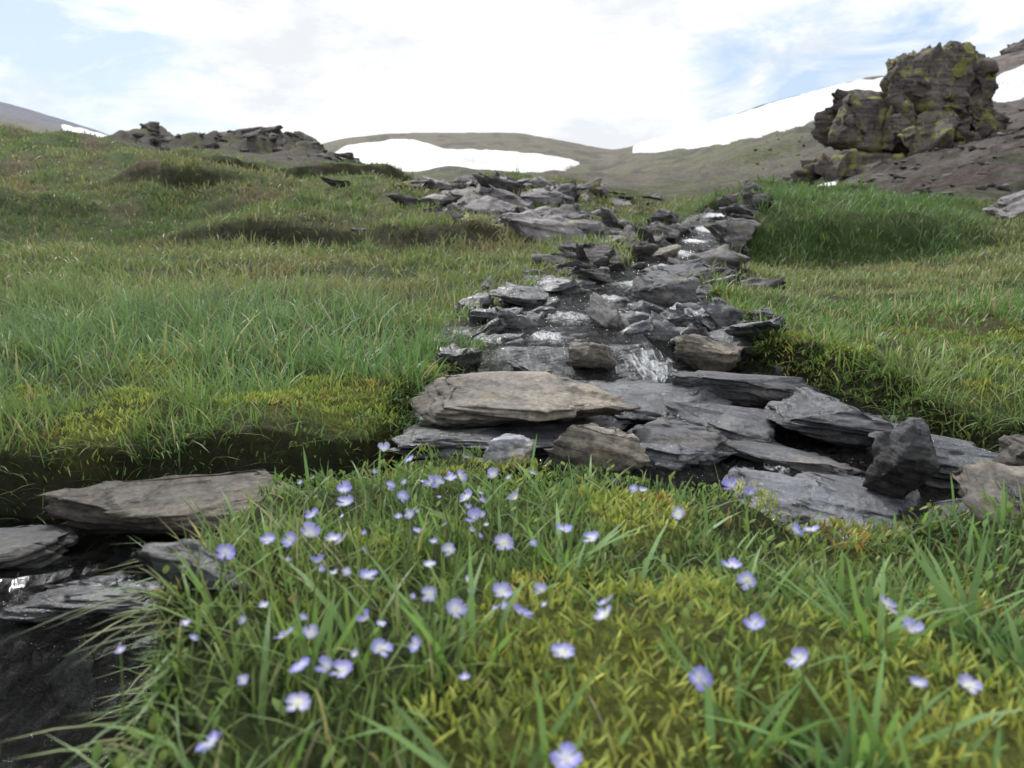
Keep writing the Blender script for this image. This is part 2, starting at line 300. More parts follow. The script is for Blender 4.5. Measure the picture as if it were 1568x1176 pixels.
# ------------------------------------------------------------ rocks
def rock(seed,size,level=3,amp=.05,strata=.05,npts=18,power=5,sm=.05):
    rd=random.Random(seed); bm=bmesh.new()
    for i in range(npts):
        v_=Vector((rd.gauss(0,1),rd.gauss(0,1),rd.gauss(0,1))).normalized()
        s=(abs(v_.x)**power+abs(v_.y)**power+abs(v_.z)**power)**(1/power)
        v_=v_/s*rd.uniform(.78,1.0)
        bm.verts.new((v_.x,v_.y,v_.z))
    g=bmesh.ops.convex_hull(bm,input=bm.verts)
    bmesh.ops.delete(bm,geom=[e for e in set(g['geom_interior']+g['geom_unused']) if isinstance(e,bmesh.types.BMVert)],context='VERTS')
    bmesh.ops.triangulate(bm,faces=bm.faces)
    for q in range(level):
        bmesh.ops.subdivide_edges(bm,edges=bm.edges,cuts=1,use_grid_fill=True)
        bmesh.ops.smooth_vert(bm,verts=bm.verts,factor=sm if q<level-1 else .25,use_axis_x=True,use_axis_y=True,use_axis_z=True)
    bm.normal_update(); off=Vector((seed*3.71%50,seed*1.37%50,seed*.77%50))
    new=[]
    for vv in bm.verts:
        p=vv.co; n=vv.normal
        s1=noise.noise(Vector((p.x*.9,p.y*.9,p.z*6))+off)
        s2=noise.noise(Vector((p.x*2,p.y*2,p.z*20))+off)
        c=noise.cell(Vector((p.x*1.6+.3*s1,p.y*1.9+.2*p.x,p.z*2.2))+off)
        c2=noise.cell(Vector((p.x*3.1+.3*s2,p.y*4.0+.5*p.x,p.z*4.2))+off)
        f=noise.fractal(p*3+off,1.0,2.0,4)
        dd=strata*(s1*1.4+s2*.8)*(1-abs(n.z)*.7)+amp*f*.7+amp*1.3*(c-.5)+amp*.7*(c2-.5)
        new.append(p+n*dd)
    for vv,q in zip(bm.verts,new): vv.co=q
    bm.verts.index_update()
    Vn=np.array([vv.co[:] for vv in bm.verts])*np.array(size)/2
    Fn=np.array([[q.index for q in f.verts] for f in bm.faces])
    bm.free(); return Vn,Fn
def rotm(e): return np.array(Euler(e).to_matrix())
def place(name,seed,pos,size,rot=(0,0,0),mat=None,tone=1.0,level=4,amp=.06,strata=.06,even_tone=None,**k):
    Vn,Fn=rock(seed,size,level,amp,strata,**k)
    h=Vn[:,2]/size[2]
    c=tone*(.28+.72*sstep(-.15,.32,h+.15*fbm(Vn[:,0]*40,Vn[:,1]*40,2,seed))) if even_tone is None else np.full(len(Vn),tone)  # stone colour gets darker towards the bottom, unless kept even
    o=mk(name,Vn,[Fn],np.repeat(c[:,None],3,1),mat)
    o.location=pos; o.rotation_euler=rot; return o
R_=math.radians
SL=[
('rock_slab',(0.02,1.12,-.012),(.33,.25,.075),(R_(6),R_(3),R_(-4)),M_tan,.9),
('rock_slab',(0.0,1.09,-.05),(.38,.27,.06),(R_(2),R_(1),R_(3)),M_rockw,.8),
('rock_slab',(.22,1.22,-.035),(.26,.22,.06),(R_(8),R_(5),R_(8)),M_rockw,1.3),
('rock_slab',(.29,1.12,-.045),(.20,.14,.05),(R_(6),R_(9),R_(-16)),M_rockw,1.0),
('rock_slab',(.19,1.05,-.05),(.20,.12,.045),(R_(6),R_(-3),R_(-8)),M_rockd,.7),
('rock_slab',(.44,1.14,-.045),(.24,.18,.07),(R_(5),R_(7),R_(-6)),M_rockw,1.1),
('rock_slab',(.38,1.24,-.03),(.28,.14,.06),(R_(5),R_(5),R_(-10)),M_rockd,.65),
('rock_slab',(.52,1.07,-.055),(.16,.12,.05),(R_(5),R_(-7),R_(20)),M_rockw,1.0),
('stream_rock',(-.01,.955,-.045),(.10,.07,.065),(R_(6),R_(-4),R_(20)),M_rockd,2.3),
('stream_rock',(.10,.955,-.04),(.15,.08,.085),(R_(-4),R_(10),R_(-20)),M_tan,1.2),
('rock_slab',(.20,.98,-.06),(.20,.12,.045),(R_(7),R_(5),R_(-10)),M_rockw,1.6),
('rock_slab',(.29,.87,-.075),(.24,.16,.05),(R_(8),R_(6),R_(-18)),M_rockw,2.0),
('rock_slab',(.40,.90,-.082),(.18,.14,.045),(R_(8),R_(8),R_(-22)),M_rockw,1.4),
('rock_slab',(.35,1.02,-.065),(.22,.12,.045),(R_(6),R_(6),R_(-10)),M_rockd,.8),
('stream_rock',(.445,.9,-.03),(.085,.06,.12),(R_(14),R_(16),R_(30)),M_rockd,.65),
('rock_slab',(.47,.80,-.06),(.20,.09,.05),(R_(8),R_(-14),R_(12)),M_rockd,.7),
('rock_slab',(.38,.77,-.08),(.18,.10,.04),(R_(8),R_(4),R_(-18)),M_rockw,1.6),
('rock',(.435,.68,-.015),(.17,.13,.10),(R_(10),R_(8),R_(-25)),M_tan,.85),
('rock',(.54,.82,-.015),(.12,.10,.08),(R_(6),R_(5),R_(15)),M_tan,.6),
('rock_slab',(.56,.98,-.06),(.24,.14,.05),(R_(5),R_(5),R_(-15)),M_rockw,1.5),
('stream_rock',(.35,1.5,-.01),(.17,.12,.09),(R_(8),R_(8),R_(-15)),M_tan,.8),
('stream_rock',(.135,1.47,-.01),(.11,.09,.08),(R_(4),R_(12),R_(20)),M_tan,.8),
('rock_slab',(.20,1.36,-.045),(.16,.10,.035),(R_(8),R_(4),R_(-20)),M_rockw,1.1),
('stream_rock',(.02,1.76,.01),(.13,.10,.10),(R_(4),R_(3),R_(0)),M_rockw,.7),
('stream_rock',(-.02,1.58,-.01),(.12,.1,.09),(R_(4),R_(3),R_(40)),M_rockw,.8),
('stream_rock',(.20,1.80,.02),(.09,.18,.10),(R_(12),R_(14),R_(10)),M_rockd,.75),
('stream_rock',(.34,1.78,.01),(.12,.14,.10),(R_(8),R_(-8),R_(30)),M_rockw,.9),
('stream_rock',(-.06,1.85,.01),(.14,.12,.09),(R_(8),R_(8),R_(10)),M_rockw,.8),
('rock_slab',(.02,2.1,.035),(.20,.16,.08),(R_(8),R_(5),R_(30)),M_rockw,1.1),
('stream_rock',(.39,2.15,.04),(.2,.2,.11),(R_(10),R_(14),R_(-30)),M_rockd,.85),
('rock_slab',(.14,2.42,.035),(.2,.18,.09),(R_(8),R_(-10),R_(0)),M_rockw,1.1),
('stream_rock',(.53,2.6,.05),(.22,.2,.11),(R_(10),R_(-8),R_(10)),M_rockd,.9),
('stream_rock',(.24,2.75,.05),(.2,.2,.10),(R_(10),R_(12),R_(30)),M_bould,1.0),
('stream_rock',(-.06,2.55,.0),(.10,.10,.14),(R_(10),R_(-16),R_(10)),M_rockd,1.1),
('stream_rock',(.05,2.7,.0),(.10,.12,.12),(R_(-10),R_(16),R_(50)),M_rockd,1.1),
('stream_rock',(.68,3.85,.06),(.24,.20,.12),(R_(6),R_(0),R_(0)),M_tan,.85),
('stream_rock',(1.0,4.0,.05),(.18,.2,.13),(R_(6),R_(10),R_(30)),M_bould,.7),
('stream_rock',(.88,4.9,.13),(.24,.22,.16),(R_(6),R_(10),R_(20)),M_bould,1.0),
('stream_rock',(1.30,5.0,.14),(.2,.2,.15),(R_(6),R_(-10),R_(0)),M_bould,.8),
('stream_rock',(1.02,5.6,.2),(.28,.22,.16),(R_(6),R_(10),R_(50)),M_bould,1.1),
('rock_slab',(-.38,.895,-.088),(.36,.15,.055),(R_(10),R_(-2),R_(4)),M_tan,.5),
('rock_slab',(-.60,.85,-.11),(.26,.13,.05),(R_(6),R_(-2),R_(-6)),M_rockd,.6),
('rock_slab',(-.40,.76,-.13),(.20,.10,.04),(R_(-3),R_(6),R_(16)),M_rockw,1.0),
('boulder',(.16,4.6,.11),(.70,.42,.28),(R_(12),R_(16),R_(-8)),M_bould,1.3),
('boulder',(-.12,5.6,.22),(.55,.5,.26),(R_(16),R_(12),R_(-18)),M_bould,1.1),
('boulder',(.28,6.2,.28),(.55,.5,.26),(R_(20),R_(10),R_(8)),M_bould,1.2),
('boulder',(.0,7.4,.36),(.8,.6,.28),(R_(20),R_(10),R_(-12)),M_bould,1.6),
('boulder',(-.38,8.2,.40),(.75,.5,.24),(R_(20),R_(12),R_(12)),M_bould,1.4),
('boulder',(.45,7.6,.35),(.65,.5,.24),(R_(20),R_(-8),R_(12)),M_bould,1.5),
('boulder',(3.75,6.3,.31),(.7,.5,.18),(R_(4),R_(-14),R_(10)),M_bould,1.35),
]
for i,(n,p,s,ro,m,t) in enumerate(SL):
    place(n,i+11,p,s,ro,m,t,level=4,strata=.06,amp=.055,npts=14 if n=='rock_slab' else 12,even_tone=None if n!='boulder' else 1)
TP=[rock(200+i,(1,1,1),3,.08,.06,10,5) for i in range(12)]
def scatter(name,pts,mat,tones):
    Vs=[];Fs=[];Cs=[];o=0
    for k,(x,y,z,s,sq,yaw,tx,ty) in enumerate(pts):
        Vn,Fn=TP[k%12]
        A=(Vn*np.array([s*sq[0],s*sq[1],s*sq[2]]))@rotm((tx,ty,yaw)).T+np.array([x,y,z])
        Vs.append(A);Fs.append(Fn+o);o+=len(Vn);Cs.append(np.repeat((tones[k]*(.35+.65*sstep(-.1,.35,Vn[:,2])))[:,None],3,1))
    return mk(name,np.concatenate(Vs),[np.concatenate(Fs)],np.concatenate(Cs),mat)
def H1(x,y): return float(Hgt(np.array([x]),np.array([y]))[0])
def stonepts(n,cand,smin,smax,flat=.5,up=.2,tl=.15,pw=2.2):
    xs,ys=cand; zs=Hgt(xs,ys); out=[]
    for x,y,z in zip(xs[:n],ys[:n],zs[:n]):
        s=smin+(smax-smin)*random.random()**pw
        out.append((x,y,z+s*flat*up,s,(random.uniform(.9,1.5),random.uniform(.7,1.1),flat*random.uniform(.6,1.25)),random.gauss(0,.6),random.gauss(.08,tl),random.gauss(.1,tl)))
    return out
def along(P,n,lo,hi,wr=(0,1.15)):
    xs=[];ys=[]
    while len(xs)<n:
        i=random.randrange(lo,hi); a,b=P[i],P[i+1]; t=random.random()
        w=(a[2]+(b[2]-a[2])*t)*random.uniform(*wr)*random.choice((-1,1))
        dx,dy=b[0]-a[0],b[1]-a[1]; l=math.hypot(dx,dy)
        xs.append(a[0]+dx*t-dy/l*w); ys.append(a[1]+dy*t+dx/l*w)
    return np.array(xs),np.array(ys)
pts=stonepts(220,along(P_main,220,6,13,(.1,1.15)),.02,.09,.55,.25,.22)+stonepts(120,along(P_main,120,4,9,(.25,1.3)),.05,.16,.6,.22,.28,1.6)
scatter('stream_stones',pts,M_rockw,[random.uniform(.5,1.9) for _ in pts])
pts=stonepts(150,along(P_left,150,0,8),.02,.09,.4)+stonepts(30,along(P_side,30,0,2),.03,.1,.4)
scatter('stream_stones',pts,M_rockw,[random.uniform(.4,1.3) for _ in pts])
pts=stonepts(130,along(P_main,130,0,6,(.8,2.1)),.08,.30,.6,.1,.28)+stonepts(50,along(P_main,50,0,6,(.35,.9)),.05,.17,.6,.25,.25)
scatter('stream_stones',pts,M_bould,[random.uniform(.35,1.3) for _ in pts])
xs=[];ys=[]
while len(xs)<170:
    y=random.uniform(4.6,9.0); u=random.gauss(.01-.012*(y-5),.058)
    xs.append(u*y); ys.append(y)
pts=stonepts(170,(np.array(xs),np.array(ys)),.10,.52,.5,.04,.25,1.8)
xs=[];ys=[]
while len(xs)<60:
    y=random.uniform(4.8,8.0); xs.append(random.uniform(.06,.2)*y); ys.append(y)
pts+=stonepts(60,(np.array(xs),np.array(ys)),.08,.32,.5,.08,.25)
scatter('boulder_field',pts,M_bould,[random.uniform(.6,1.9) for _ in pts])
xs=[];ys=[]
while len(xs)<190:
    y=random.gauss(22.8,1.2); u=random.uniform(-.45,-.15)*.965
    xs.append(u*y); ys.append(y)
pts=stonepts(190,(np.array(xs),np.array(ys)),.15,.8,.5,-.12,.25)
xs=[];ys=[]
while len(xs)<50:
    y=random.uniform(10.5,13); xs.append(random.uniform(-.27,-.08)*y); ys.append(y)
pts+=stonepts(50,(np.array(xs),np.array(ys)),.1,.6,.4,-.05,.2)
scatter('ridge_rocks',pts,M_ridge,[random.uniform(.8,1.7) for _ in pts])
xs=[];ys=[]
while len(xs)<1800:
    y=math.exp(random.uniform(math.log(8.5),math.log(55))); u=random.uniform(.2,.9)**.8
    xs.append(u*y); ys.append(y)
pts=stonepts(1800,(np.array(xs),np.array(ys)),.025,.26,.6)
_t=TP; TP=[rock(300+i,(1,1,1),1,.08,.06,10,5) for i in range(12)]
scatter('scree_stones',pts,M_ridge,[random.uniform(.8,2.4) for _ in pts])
TP=_t
# outcrop
BL=[(8.75,18.2,2.6,2.5,1.9,2.6),(7.5,17.8,1.8,1.9,1.6,2.0),(6.3,17.2,.85,1.9,1.4,1.5),(7.9,19.6,2.3,2.6,1.3,1.5),(9.6,18.6,2.55,1.4,1.3,2.4),(8.4,17.2,1.65,2.4,1.3,1.8),(7.2,17.0,.85,2.0,1,1.4),(9.8,18.6,1.9,1.6,1.3,1.6),(8.2,18.0,2.3,1.6,1.3,1.7)]
Vs=[];Fs=[];o=0
def addb(seed,c,s,rot,lev,am=.09):
    global o
    Vn,Fn=rock(seed,s,lev,am,.07,12,5,.02)
    Vs.append(Vn@rotm(rot).T+np.array(c)); Fs.append(Fn+o); o+=len(Vn)
sd=500
for b in BL:
    addb(sd,b[:3],b[3:],(random.gauss(0,.1),random.gauss(.0,.12),random.gauss(0,.4)),4,.08); sd+=1
    for k in range(9):
        th=random.uniform(0,6.28); ph=random.uniform(-.8,.9)
        c=(b[0]+.33*b[3]*math.cos(th)*math.cos(ph),b[1]+.33*b[4]*math.sin(th)*math.cos(ph),b[2]+.33*b[5]*math.sin(ph))
        s=random.uniform(.22,.55)*min(b[3],1.8)
        addb(sd,c,(s*random.uniform(.7,1.2),s,min(s,b[5]*.5)*random.uniform(.9,1.6)),(random.gauss(0,.2),random.gauss(.25,.15),random.gauss(0,.5)),3,.06); sd+=1
mk('rock_outcrop',np.concatenate(Vs),[np.concatenate(Fs)],np.full((o,3),1.0),M_out)
Vs=[];Fs=[];o=0
for c,s in (((137,238,43),(12,8,8)),((142,240,45),(10,8,8)),((150,245,46),(14,8,9)),((55,228,20),(7,6,6)),((58,226,18.7),(8,6,3))):
    addb(sd,c,s,(0,.1,random.uniform(0,3)),4); sd+=1
mk('distant_crag',np.concatenate(Vs),[np.concatenate(Fs)],np.full((o,3),1.2),M_ridge)
# ------------------------------------------------------------ snow fields
def snow(lo,hi,dmin,dmax,seed):
    U0=max(lo[0][0],hi[0][0]); U1=min(lo[-1][0],hi[-1][0])
    us=np.linspace(U0,U1,220); nrow=26
    el=np.interp(us,[a[0] for a in lo],[a[1] for a in lo])+.0035*fbm(us*70,us*0,5,seed)
    eh=np.interp(us,[a[0] for a in hi],[a[1] for a in hi])+.0022*fbm(us*70,us*0+9,5,seed+3)
    eh=np.maximum(eh,el+.0001)
    ds=np.exp(np.linspace(math.log(dmin),math.log(dmax),500))
    UU,DS=np.meshgrid(us,ds,indexing='ij')
    xx=UU*kf(DS)*DS; zz=Hgt(xx,DS); ee=np.maximum.accumulate((zz-ZC)/DS,axis=1)
    V=np.zeros((220,nrow,3))
    for i in range(220):
        t=np.linspace(0,1,nrow)
        e=el[i]+(eh[i]-el[i])*t
        j=np.clip(np.searchsorted(ee[i],e),0,499)
        e0=ee[i][np.clip(j-1,0,499)]; e1=ee[i][j]; f=np.where(e1>e0,(e-e0)/np.maximum(e1-e0,1e-9),1); f=np.clip(f,0,1)
        dd=ds[np.clip(j-1,0,499)]*(1-f)+ds[j]*f
        V[i,:,1]=dd; V[i,:,0]=us[i]*kf(dd)*dd
        prof=np.minimum(1,np.minimum(t,1-t)*8)*min(1,min(i,219-i)/8)
        V[i,:,2]=Hgt(V[i,:,0],dd)+dd*.0018*prof+dd*.0005-.001*dd*(prof==0)
    id3=np.arange(220*nrow).reshape(220,nrow)
    F=np.stack([id3[:-1,:-1],id3[1:,:-1],id3[1:,1:],id3[:-1,1:]],-1).reshape(-1,4)
    mk('snow_patch',V.reshape(-1,3),[F],None,M_snow)
def P(*l): return [((x-784)/1271,(330-y)*.00074) for x,y in l]
snow(P((508,238),(525,262),(560,272),(650,275),(780,274),(860,264),(888,252)),P((508,236),(530,224),(600,213),(630,214),(690,228),(720,228),(760,229),(850,240),(888,250)),40,398,1)
snow(P((968,232),(1000,233),(1080,226),(1150,213),(1240,192),(1300,165),(1335,150),(1375,134)),P((968,228),(990,214),(1060,195),(1150,168),(1240,140),(1290,128),(1340,122),(1375,120)),60,350,2)
snow(P((1490,170),(1530,160),(1568,150),(1700,140)),P((1490,140),(1520,116),(1568,96),(1700,60)),40,330,3)
snow(P((98,206),(140,218),(195,222)),P((98,192),(130,198),(195,216)),120,398,4)
snow(P((1224,304),(1236,303),(1258,296),(1284,286)),P((1224,302),(1238,290),(1258,282),(1284,279)),9,30,5)
# ------------------------------------------------------------ grass
def build_blades(x,y,z,L,W,phi,lean,curl,col,prof=(.75,1,.7)):
    n=len(x); t=np.array([0,.4,.75,1.0])
    hor=L[:,None]*(lean[:,None]*t+curl[:,None]*t*t)
    ver=L[:,None]*(t*np.sqrt(np.clip(1-lean**2*.5,.2,1))[:,None]-.45*curl[:,None]*t*t)
    cx,cy=np.cos(phi),np.sin(phi)
    px=x[:,None]+hor*cx[:,None]; py=y[:,None]+hor*cy[:,None]; pz=z[:,None]+ver
    tw=rng.normal(0,.5,n); sx,sy=-np.sin(phi+tw),np.cos(phi+tw)
    V=np.zeros((n,7,3))
    for k in range(3):
        w=W*.5*prof[k]
        for s,o in ((-1,0),(1,1)):
            V[:,2*k+o,0]=px[:,k]+s*w*sx; V[:,2*k+o,1]=py[:,k]+s*w*sy; V[:,2*k+o,2]=pz[:,k]
    V[:,6,0]=px[:,3];V[:,6,1]=py[:,3];V[:,6,2]=pz[:,3]
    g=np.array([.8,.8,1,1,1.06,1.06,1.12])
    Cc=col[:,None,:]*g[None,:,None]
    b=np.arange(n)[:,None]*7
    q=np.concatenate([b+np.array([0,1,3,2]),b+np.array([2,3,5,4])]); tr=b+np.array([4,5,6])
    return V.reshape(-1,3),q,tr,Cc.reshape(-1,3)
def sample(n,d0,d1,um=.9,clump=None,cr=.012):
    m=n if clump is None else n//clump
    y=np.sqrt(rng.uniform(d0*d0,d1*d1,m)); u=rng.uniform(-um,um,m); x=u*y
    tid=rng.random(m)
    if clump:
        x=np.repeat(x,clump); y=np.repeat(y,clump); tid=np.repeat(tid,clump)
        x=x+rng.normal(0,1,len(x))*cr*np.maximum(1,y/1.5); y=y+rng.normal(0,1,len(y))*cr*np.maximum(1,y/1.5)
    return x,y,tid
parts=[]
def grass_zone(dens,d0,d1,w,clump,cr,hs=1.0):
    um=.92
    n=int(dens*um*(d1*d1-d0*d0))
    x,y,tid=sample(n,d0,d1,um,clump,cr)
    y=np.maximum(y,.1)
    R,_=ratio(x,y); U=x/y/kf(y)
    mm=moss_mask(x,y)
    keep=(R>1.02)&(rng.random(len(x))>mm*.72)
    rib=np.exp(-((U-(.01-.012*(y-5)))/.07)**2)*sstep(4.2,5,y)
    keep&=rng.random(len(x))>rib*.4
    keep&=~((U>.10)&(y>8+.8*vn(x,y,88)))
    e1=.06; slope=(Hgt(x,y+e1)-Hgt(x,y-e1))/(2*e1)
    keep&=~((slope>.75)&(y>3)&(U<.15)&(rng.random(len(x))<.75))
    cl=fbm(x*3,y*3,3,21)
    keep&=rng.random(len(x))<np.clip(.8+cl*1.7,.25,1)
    x,y,tid,U,mm,cl,R=[a[keep] for a in (x,y,tid,U,mm,cl,R)]
    z=Hgt(x,y)-.003
    n=len(x); rnd=rng.random(n)
    mound=sstep(1.0,.9,y)*sstep(-.36,-.28,x)
    lush=sstep(1.1,1.5,y)*sstep(3.2,2.3,y)*sstep(.0,-.25,U)
    right=sstep(.2,.3,U)*sstep(1,1.5,y)
    tus=fbm(x*5,y*5,2,25)
    hh=.045*(1-mound)+(.034-.014*sstep(.5,.8,y))*mound
    hh=hh*(1+.8*lush)*(1+.5*fbm(x*2.2,y*2.2,3,23)+.5*fbm(x*9,y*9,2,24)+.6*tus)*(1-.25*right)*(1-.4*mm)
    hh=np.where(y>4,hh*1.1,hh)
    L=np.maximum(hh,.012)*hs*(.5+.85*rnd**1.3)*(.65+.7*tid)
    W=w*(.6+.7*rng.random(n))
    phi=rng.uniform(0,6.283,n); lean=np.abs(rng.normal(.28,.22,n)).clip(0,.9); curl=np.abs(rng.normal(.28,.28,n)).clip(0,.9)
    g1=np.array((.15,.265,.09)); g2=np.array((.15,.24,.115)); ye=np.array((.26,.30,.09)); dry=np.array((.38,.33,.21)); ol=np.array((.19,.22,.10)); br=np.array((.21,.17,.11))
    c=np.repeat(g1[None],n,0)
    c=lerp(c,(.07,.15,.05),tid**1.5*.6)
    c=lerp(c,g2,np.clip(lush*.8,0,1))
    c=lerp(c,ye,np.clip(sstep(.0,.35,fbm(x*1.6+3,y*1.6,3,41))*.35+mm*.25,0,1)*(1-lush*.8))
    mead=sstep(2.0,3,y)*sstep(5.2,4.6,y)
    c=lerp(c,ol,mead*.6)
    c=lerp(c,(.25,.21,.13),mead*sstep(.0,.28,fbm(x*1.5,y*1.2,4,44))*.55)
    bank=sstep(4.6,5.2,y)
    c=lerp(c,(.15,.22,.09),bank*.85)
    hn=fbm(x/1.1,y/1.2,4,81)
    c=lerp(c,(.22,.20,.11),bank*sstep(.08,.32,hn)*.65)
    c=lerp(c,(.075,.135,.045),bank*sstep(-.05,-.3,hn)*.8)
    pt=sstep(.06,.3,fbm(U*22,np.log(y)*9,4,5))
    c=lerp(c,br,pt*bank*.5)
    c=lerp(c,dry,(rng.random(n)<(.07+.14*right+.12*sstep(.0,.3,fbm(x*.9,y*.9,3,43))))*.8)
    hum=sstep(.2,.25,U)*sstep(.6,.53,U)*sstep(4.65,4.85,y)*sstep(8.5,7.5,y)
    c=lerp(c,(.095,.18,.06),hum*.9)
    L=L*(1+.7*hum)
    c=c*(.7+.6*rng.random(n))[:,None]
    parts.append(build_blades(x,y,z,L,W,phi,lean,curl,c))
grass_zone(19000,.12,1.25,.0018,7,.009)
grass_zone(9500,1.25,3,.0032,8,.016)
grass_zone(2600,3,7,.0056,7,.025,1.1)
grass_zone(650,7,17,.011,6,.04,1.1)
n=140000
x=rng.uniform(-1.3,1.1,n); y=rng.uniform(.3,2.6,n); R,_=ratio(x,y); k=(R>.95)&(R<1.25)&(rng.random(n)<.6)&~((x>-.25)&(x<.5)&(y<1.0)&(y>.7)); x,y=x[k],y[k]; n=len(x)
parts.append(build_blades(x,y,Hgt(x,y)-.002,rng.uniform(.015,.05,n),rng.uniform(.0015,.003,n)*np.maximum(1,y*.8),rng.uniform(3.6,5.8,n),rng.uniform(.3,.9,n),rng.uniform(.4,1.4,n),lerp(np.repeat(np.array((.11,.20,.055))[None],n,0),(.25,.26,.10),rng.random(n)**2)*(.5+.7*rng.random(n))[:,None]))
n=420
x=rng.uniform(-.5,.6,n); y=rng.uniform(.14,.8,n); R,_=ratio(x,y); k=R>1.05; x,y=x[k],y[k]; n=len(x)
c=np.array((.165,.28,.095))[None]*(.8+.5*rng.random(n))[:,None]
parts.append(build_blades(x,y,Hgt(x,y)-.003,rng.uniform(.035,.06,n),rng.uniform(.003,.0042,n),rng.uniform(0,6.28,n),np.abs(rng.normal(.35,.2,n)),np.abs(rng.normal(.35,.25,n)),c))
for cx,cy,m in ((.035,.56,16),(-.03,.40,10),(.20,.42,14),(.27,.45,14),(-.1,.42,8),(.28,.40,8),(-.35,1.2,18),(-.62,1.6,30),(.1,.33,8),(.16,.33,10),(.0,.30,8)):
    x=cx+rng.normal(0,.007,m); y=cy+rng.normal(0,.007,m)
    parts.append(build_blades(x,y,Hgt(x,y)-.003,rng.uniform(.045,.075,m),rng.uniform(.003,.005,m),rng.uniform(0,6.28,m),np.abs(rng.normal(.4,.2,m)),np.abs(rng.normal(.35,.25,m)),np.array((.17,.29,.095))[None]*(.8+.5*rng.random(m))[:,None]))
def joinparts(name,parts,mat):
    Vs=[];Q=[];Tt=[];Cs=[];o=0
    for V,q,t,c in parts:
        Vs.append(V);Q.append(q+o);Tt.append(t+o);Cs.append(c);o+=len(V)
    return mk(name,np.concatenate(Vs),[np.concatenate(Q),np.concatenate(Tt)],np.concatenate(Cs),mat)
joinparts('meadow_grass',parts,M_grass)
# moss cushions
x=rng.uniform(-1.6,1.4,320000); y=rng.uniform(.12,2.2,320000)
k=(np.abs(x)<y*.85+.1); x,y=x[k],y[k]
mm=moss_mask(x,y); R,_=ratio(x,y); k=(rng.random(len(x))<(.12+mm+.5*(R<1.2))*np.clip(1.5-y*.5,.4,1))&(R>.93); x,y,mm=x[k],y[k],mm[k]; n=len(x)
mcol=mm*np.where(y>.9,.65,1.0)
c=lerp(np.repeat(np.array((.13,.22,.06))[None],n,0),(.44,.46,.10),np.clip(mcol*(.45+.7*rng.random(n))*(.8+.8*fbm(x*20,y*20,3,73)),0,1))
c=lerp(c,(.36,.18,.07),(sstep(.15,.38,fbm(x*14,y*14,2,71))*.7)*(rng.random(n)<.5))
c*=(.6+.75*rng.random(n))[:,None]
z=Hgt(x,y)+.001+.018*np.abs(fbm(x*40,y*40,2,72))+.008*mm
joinparts('moss',[build_blades(x,y,z,rng.uniform(.005,.012,n),rng.uniform(.0010,.0026,n)*np.maximum(1,y),rng.uniform(0,6.28,n),rng.uniform(.2,.9,n),rng.uniform(0,.3,n),c)],M_moss)
n=5000
x=rng.uniform(-.6,.7,n); y=rng.uniform(.14,.9,n); R,_=ratio(x,y); k=R>1.12; x,y=x[k],y[k]; n=len(x)
c=lerp(np.repeat(np.array((.12,.22,.06))[None],n,0),(.24,.30,.08),rng.random(n))
joinparts('herb_leaves',[build_blades(x,y,Hgt(x,y)+rng.uniform(.002,.02,n),rng.uniform(.004,.009,n),rng.uniform(.003,.005,n),rng.uniform(0,6.28,n),rng.uniform(.5,1,n),rng.uniform(-.1,.3,n),c,(.35,1,.85))],M_moss)
# ------------------------------------------------------------ speedwell flowers
FL=[(-.115,.72),(-.09,.70),(-.062,.61),(-.092,.60),(-.08,.575),(-.124,.59),(-.121,.57),(-.041,.63),(-.033,.58),(-.047,.61),(-.055,.605),(-.07,.62),(-.014,.61),(.003,.55),(.016,.615),(-.13,.513),(-.138,.486),(-.123,.476),(-.147,.472),(-.104,.48),(-.105,.459),(-.108,.435),(-.163,.444),(-.112,.53),(-.065,.50),(-.023,.50),(-.005,.47),(.033,.498),(.048,.473),(-.045,.424),(-.042,.393),(-.028,.383),(-.005,.388),(.005,.39),(.015,.394),(.049,.40),(.045,.373),(.119,.376),(.126,.446),(.127,.418),(.157,.567),(.169,.56),(.18,.499),(.19,.499),(.096,.584),(.092,.60),(.114,.54),(-.071,.373),(-.076,.41),(-.108,.363),(-.094,.356),(-.082,.336),(-.075,.333),(-.091,.326),(-.06,.349),(-.045,.354),(.023,.345),(.082,.33),(.184,.353),(.191,.392),(.186,.307),(.13,.343),(.175,.325),(.02,.272),(-.115,.284),(-.084,.294),(-.036,.45)]
NF=len(FL)
for _ in range(50): FL.append((random.gauss(-.06,.055),random.uniform(.33,.68)))
V=[];Q=[];Tt=[];Cc=[]
def quad(a,b,c_,d_): Q.append((a,b,c_,d_))
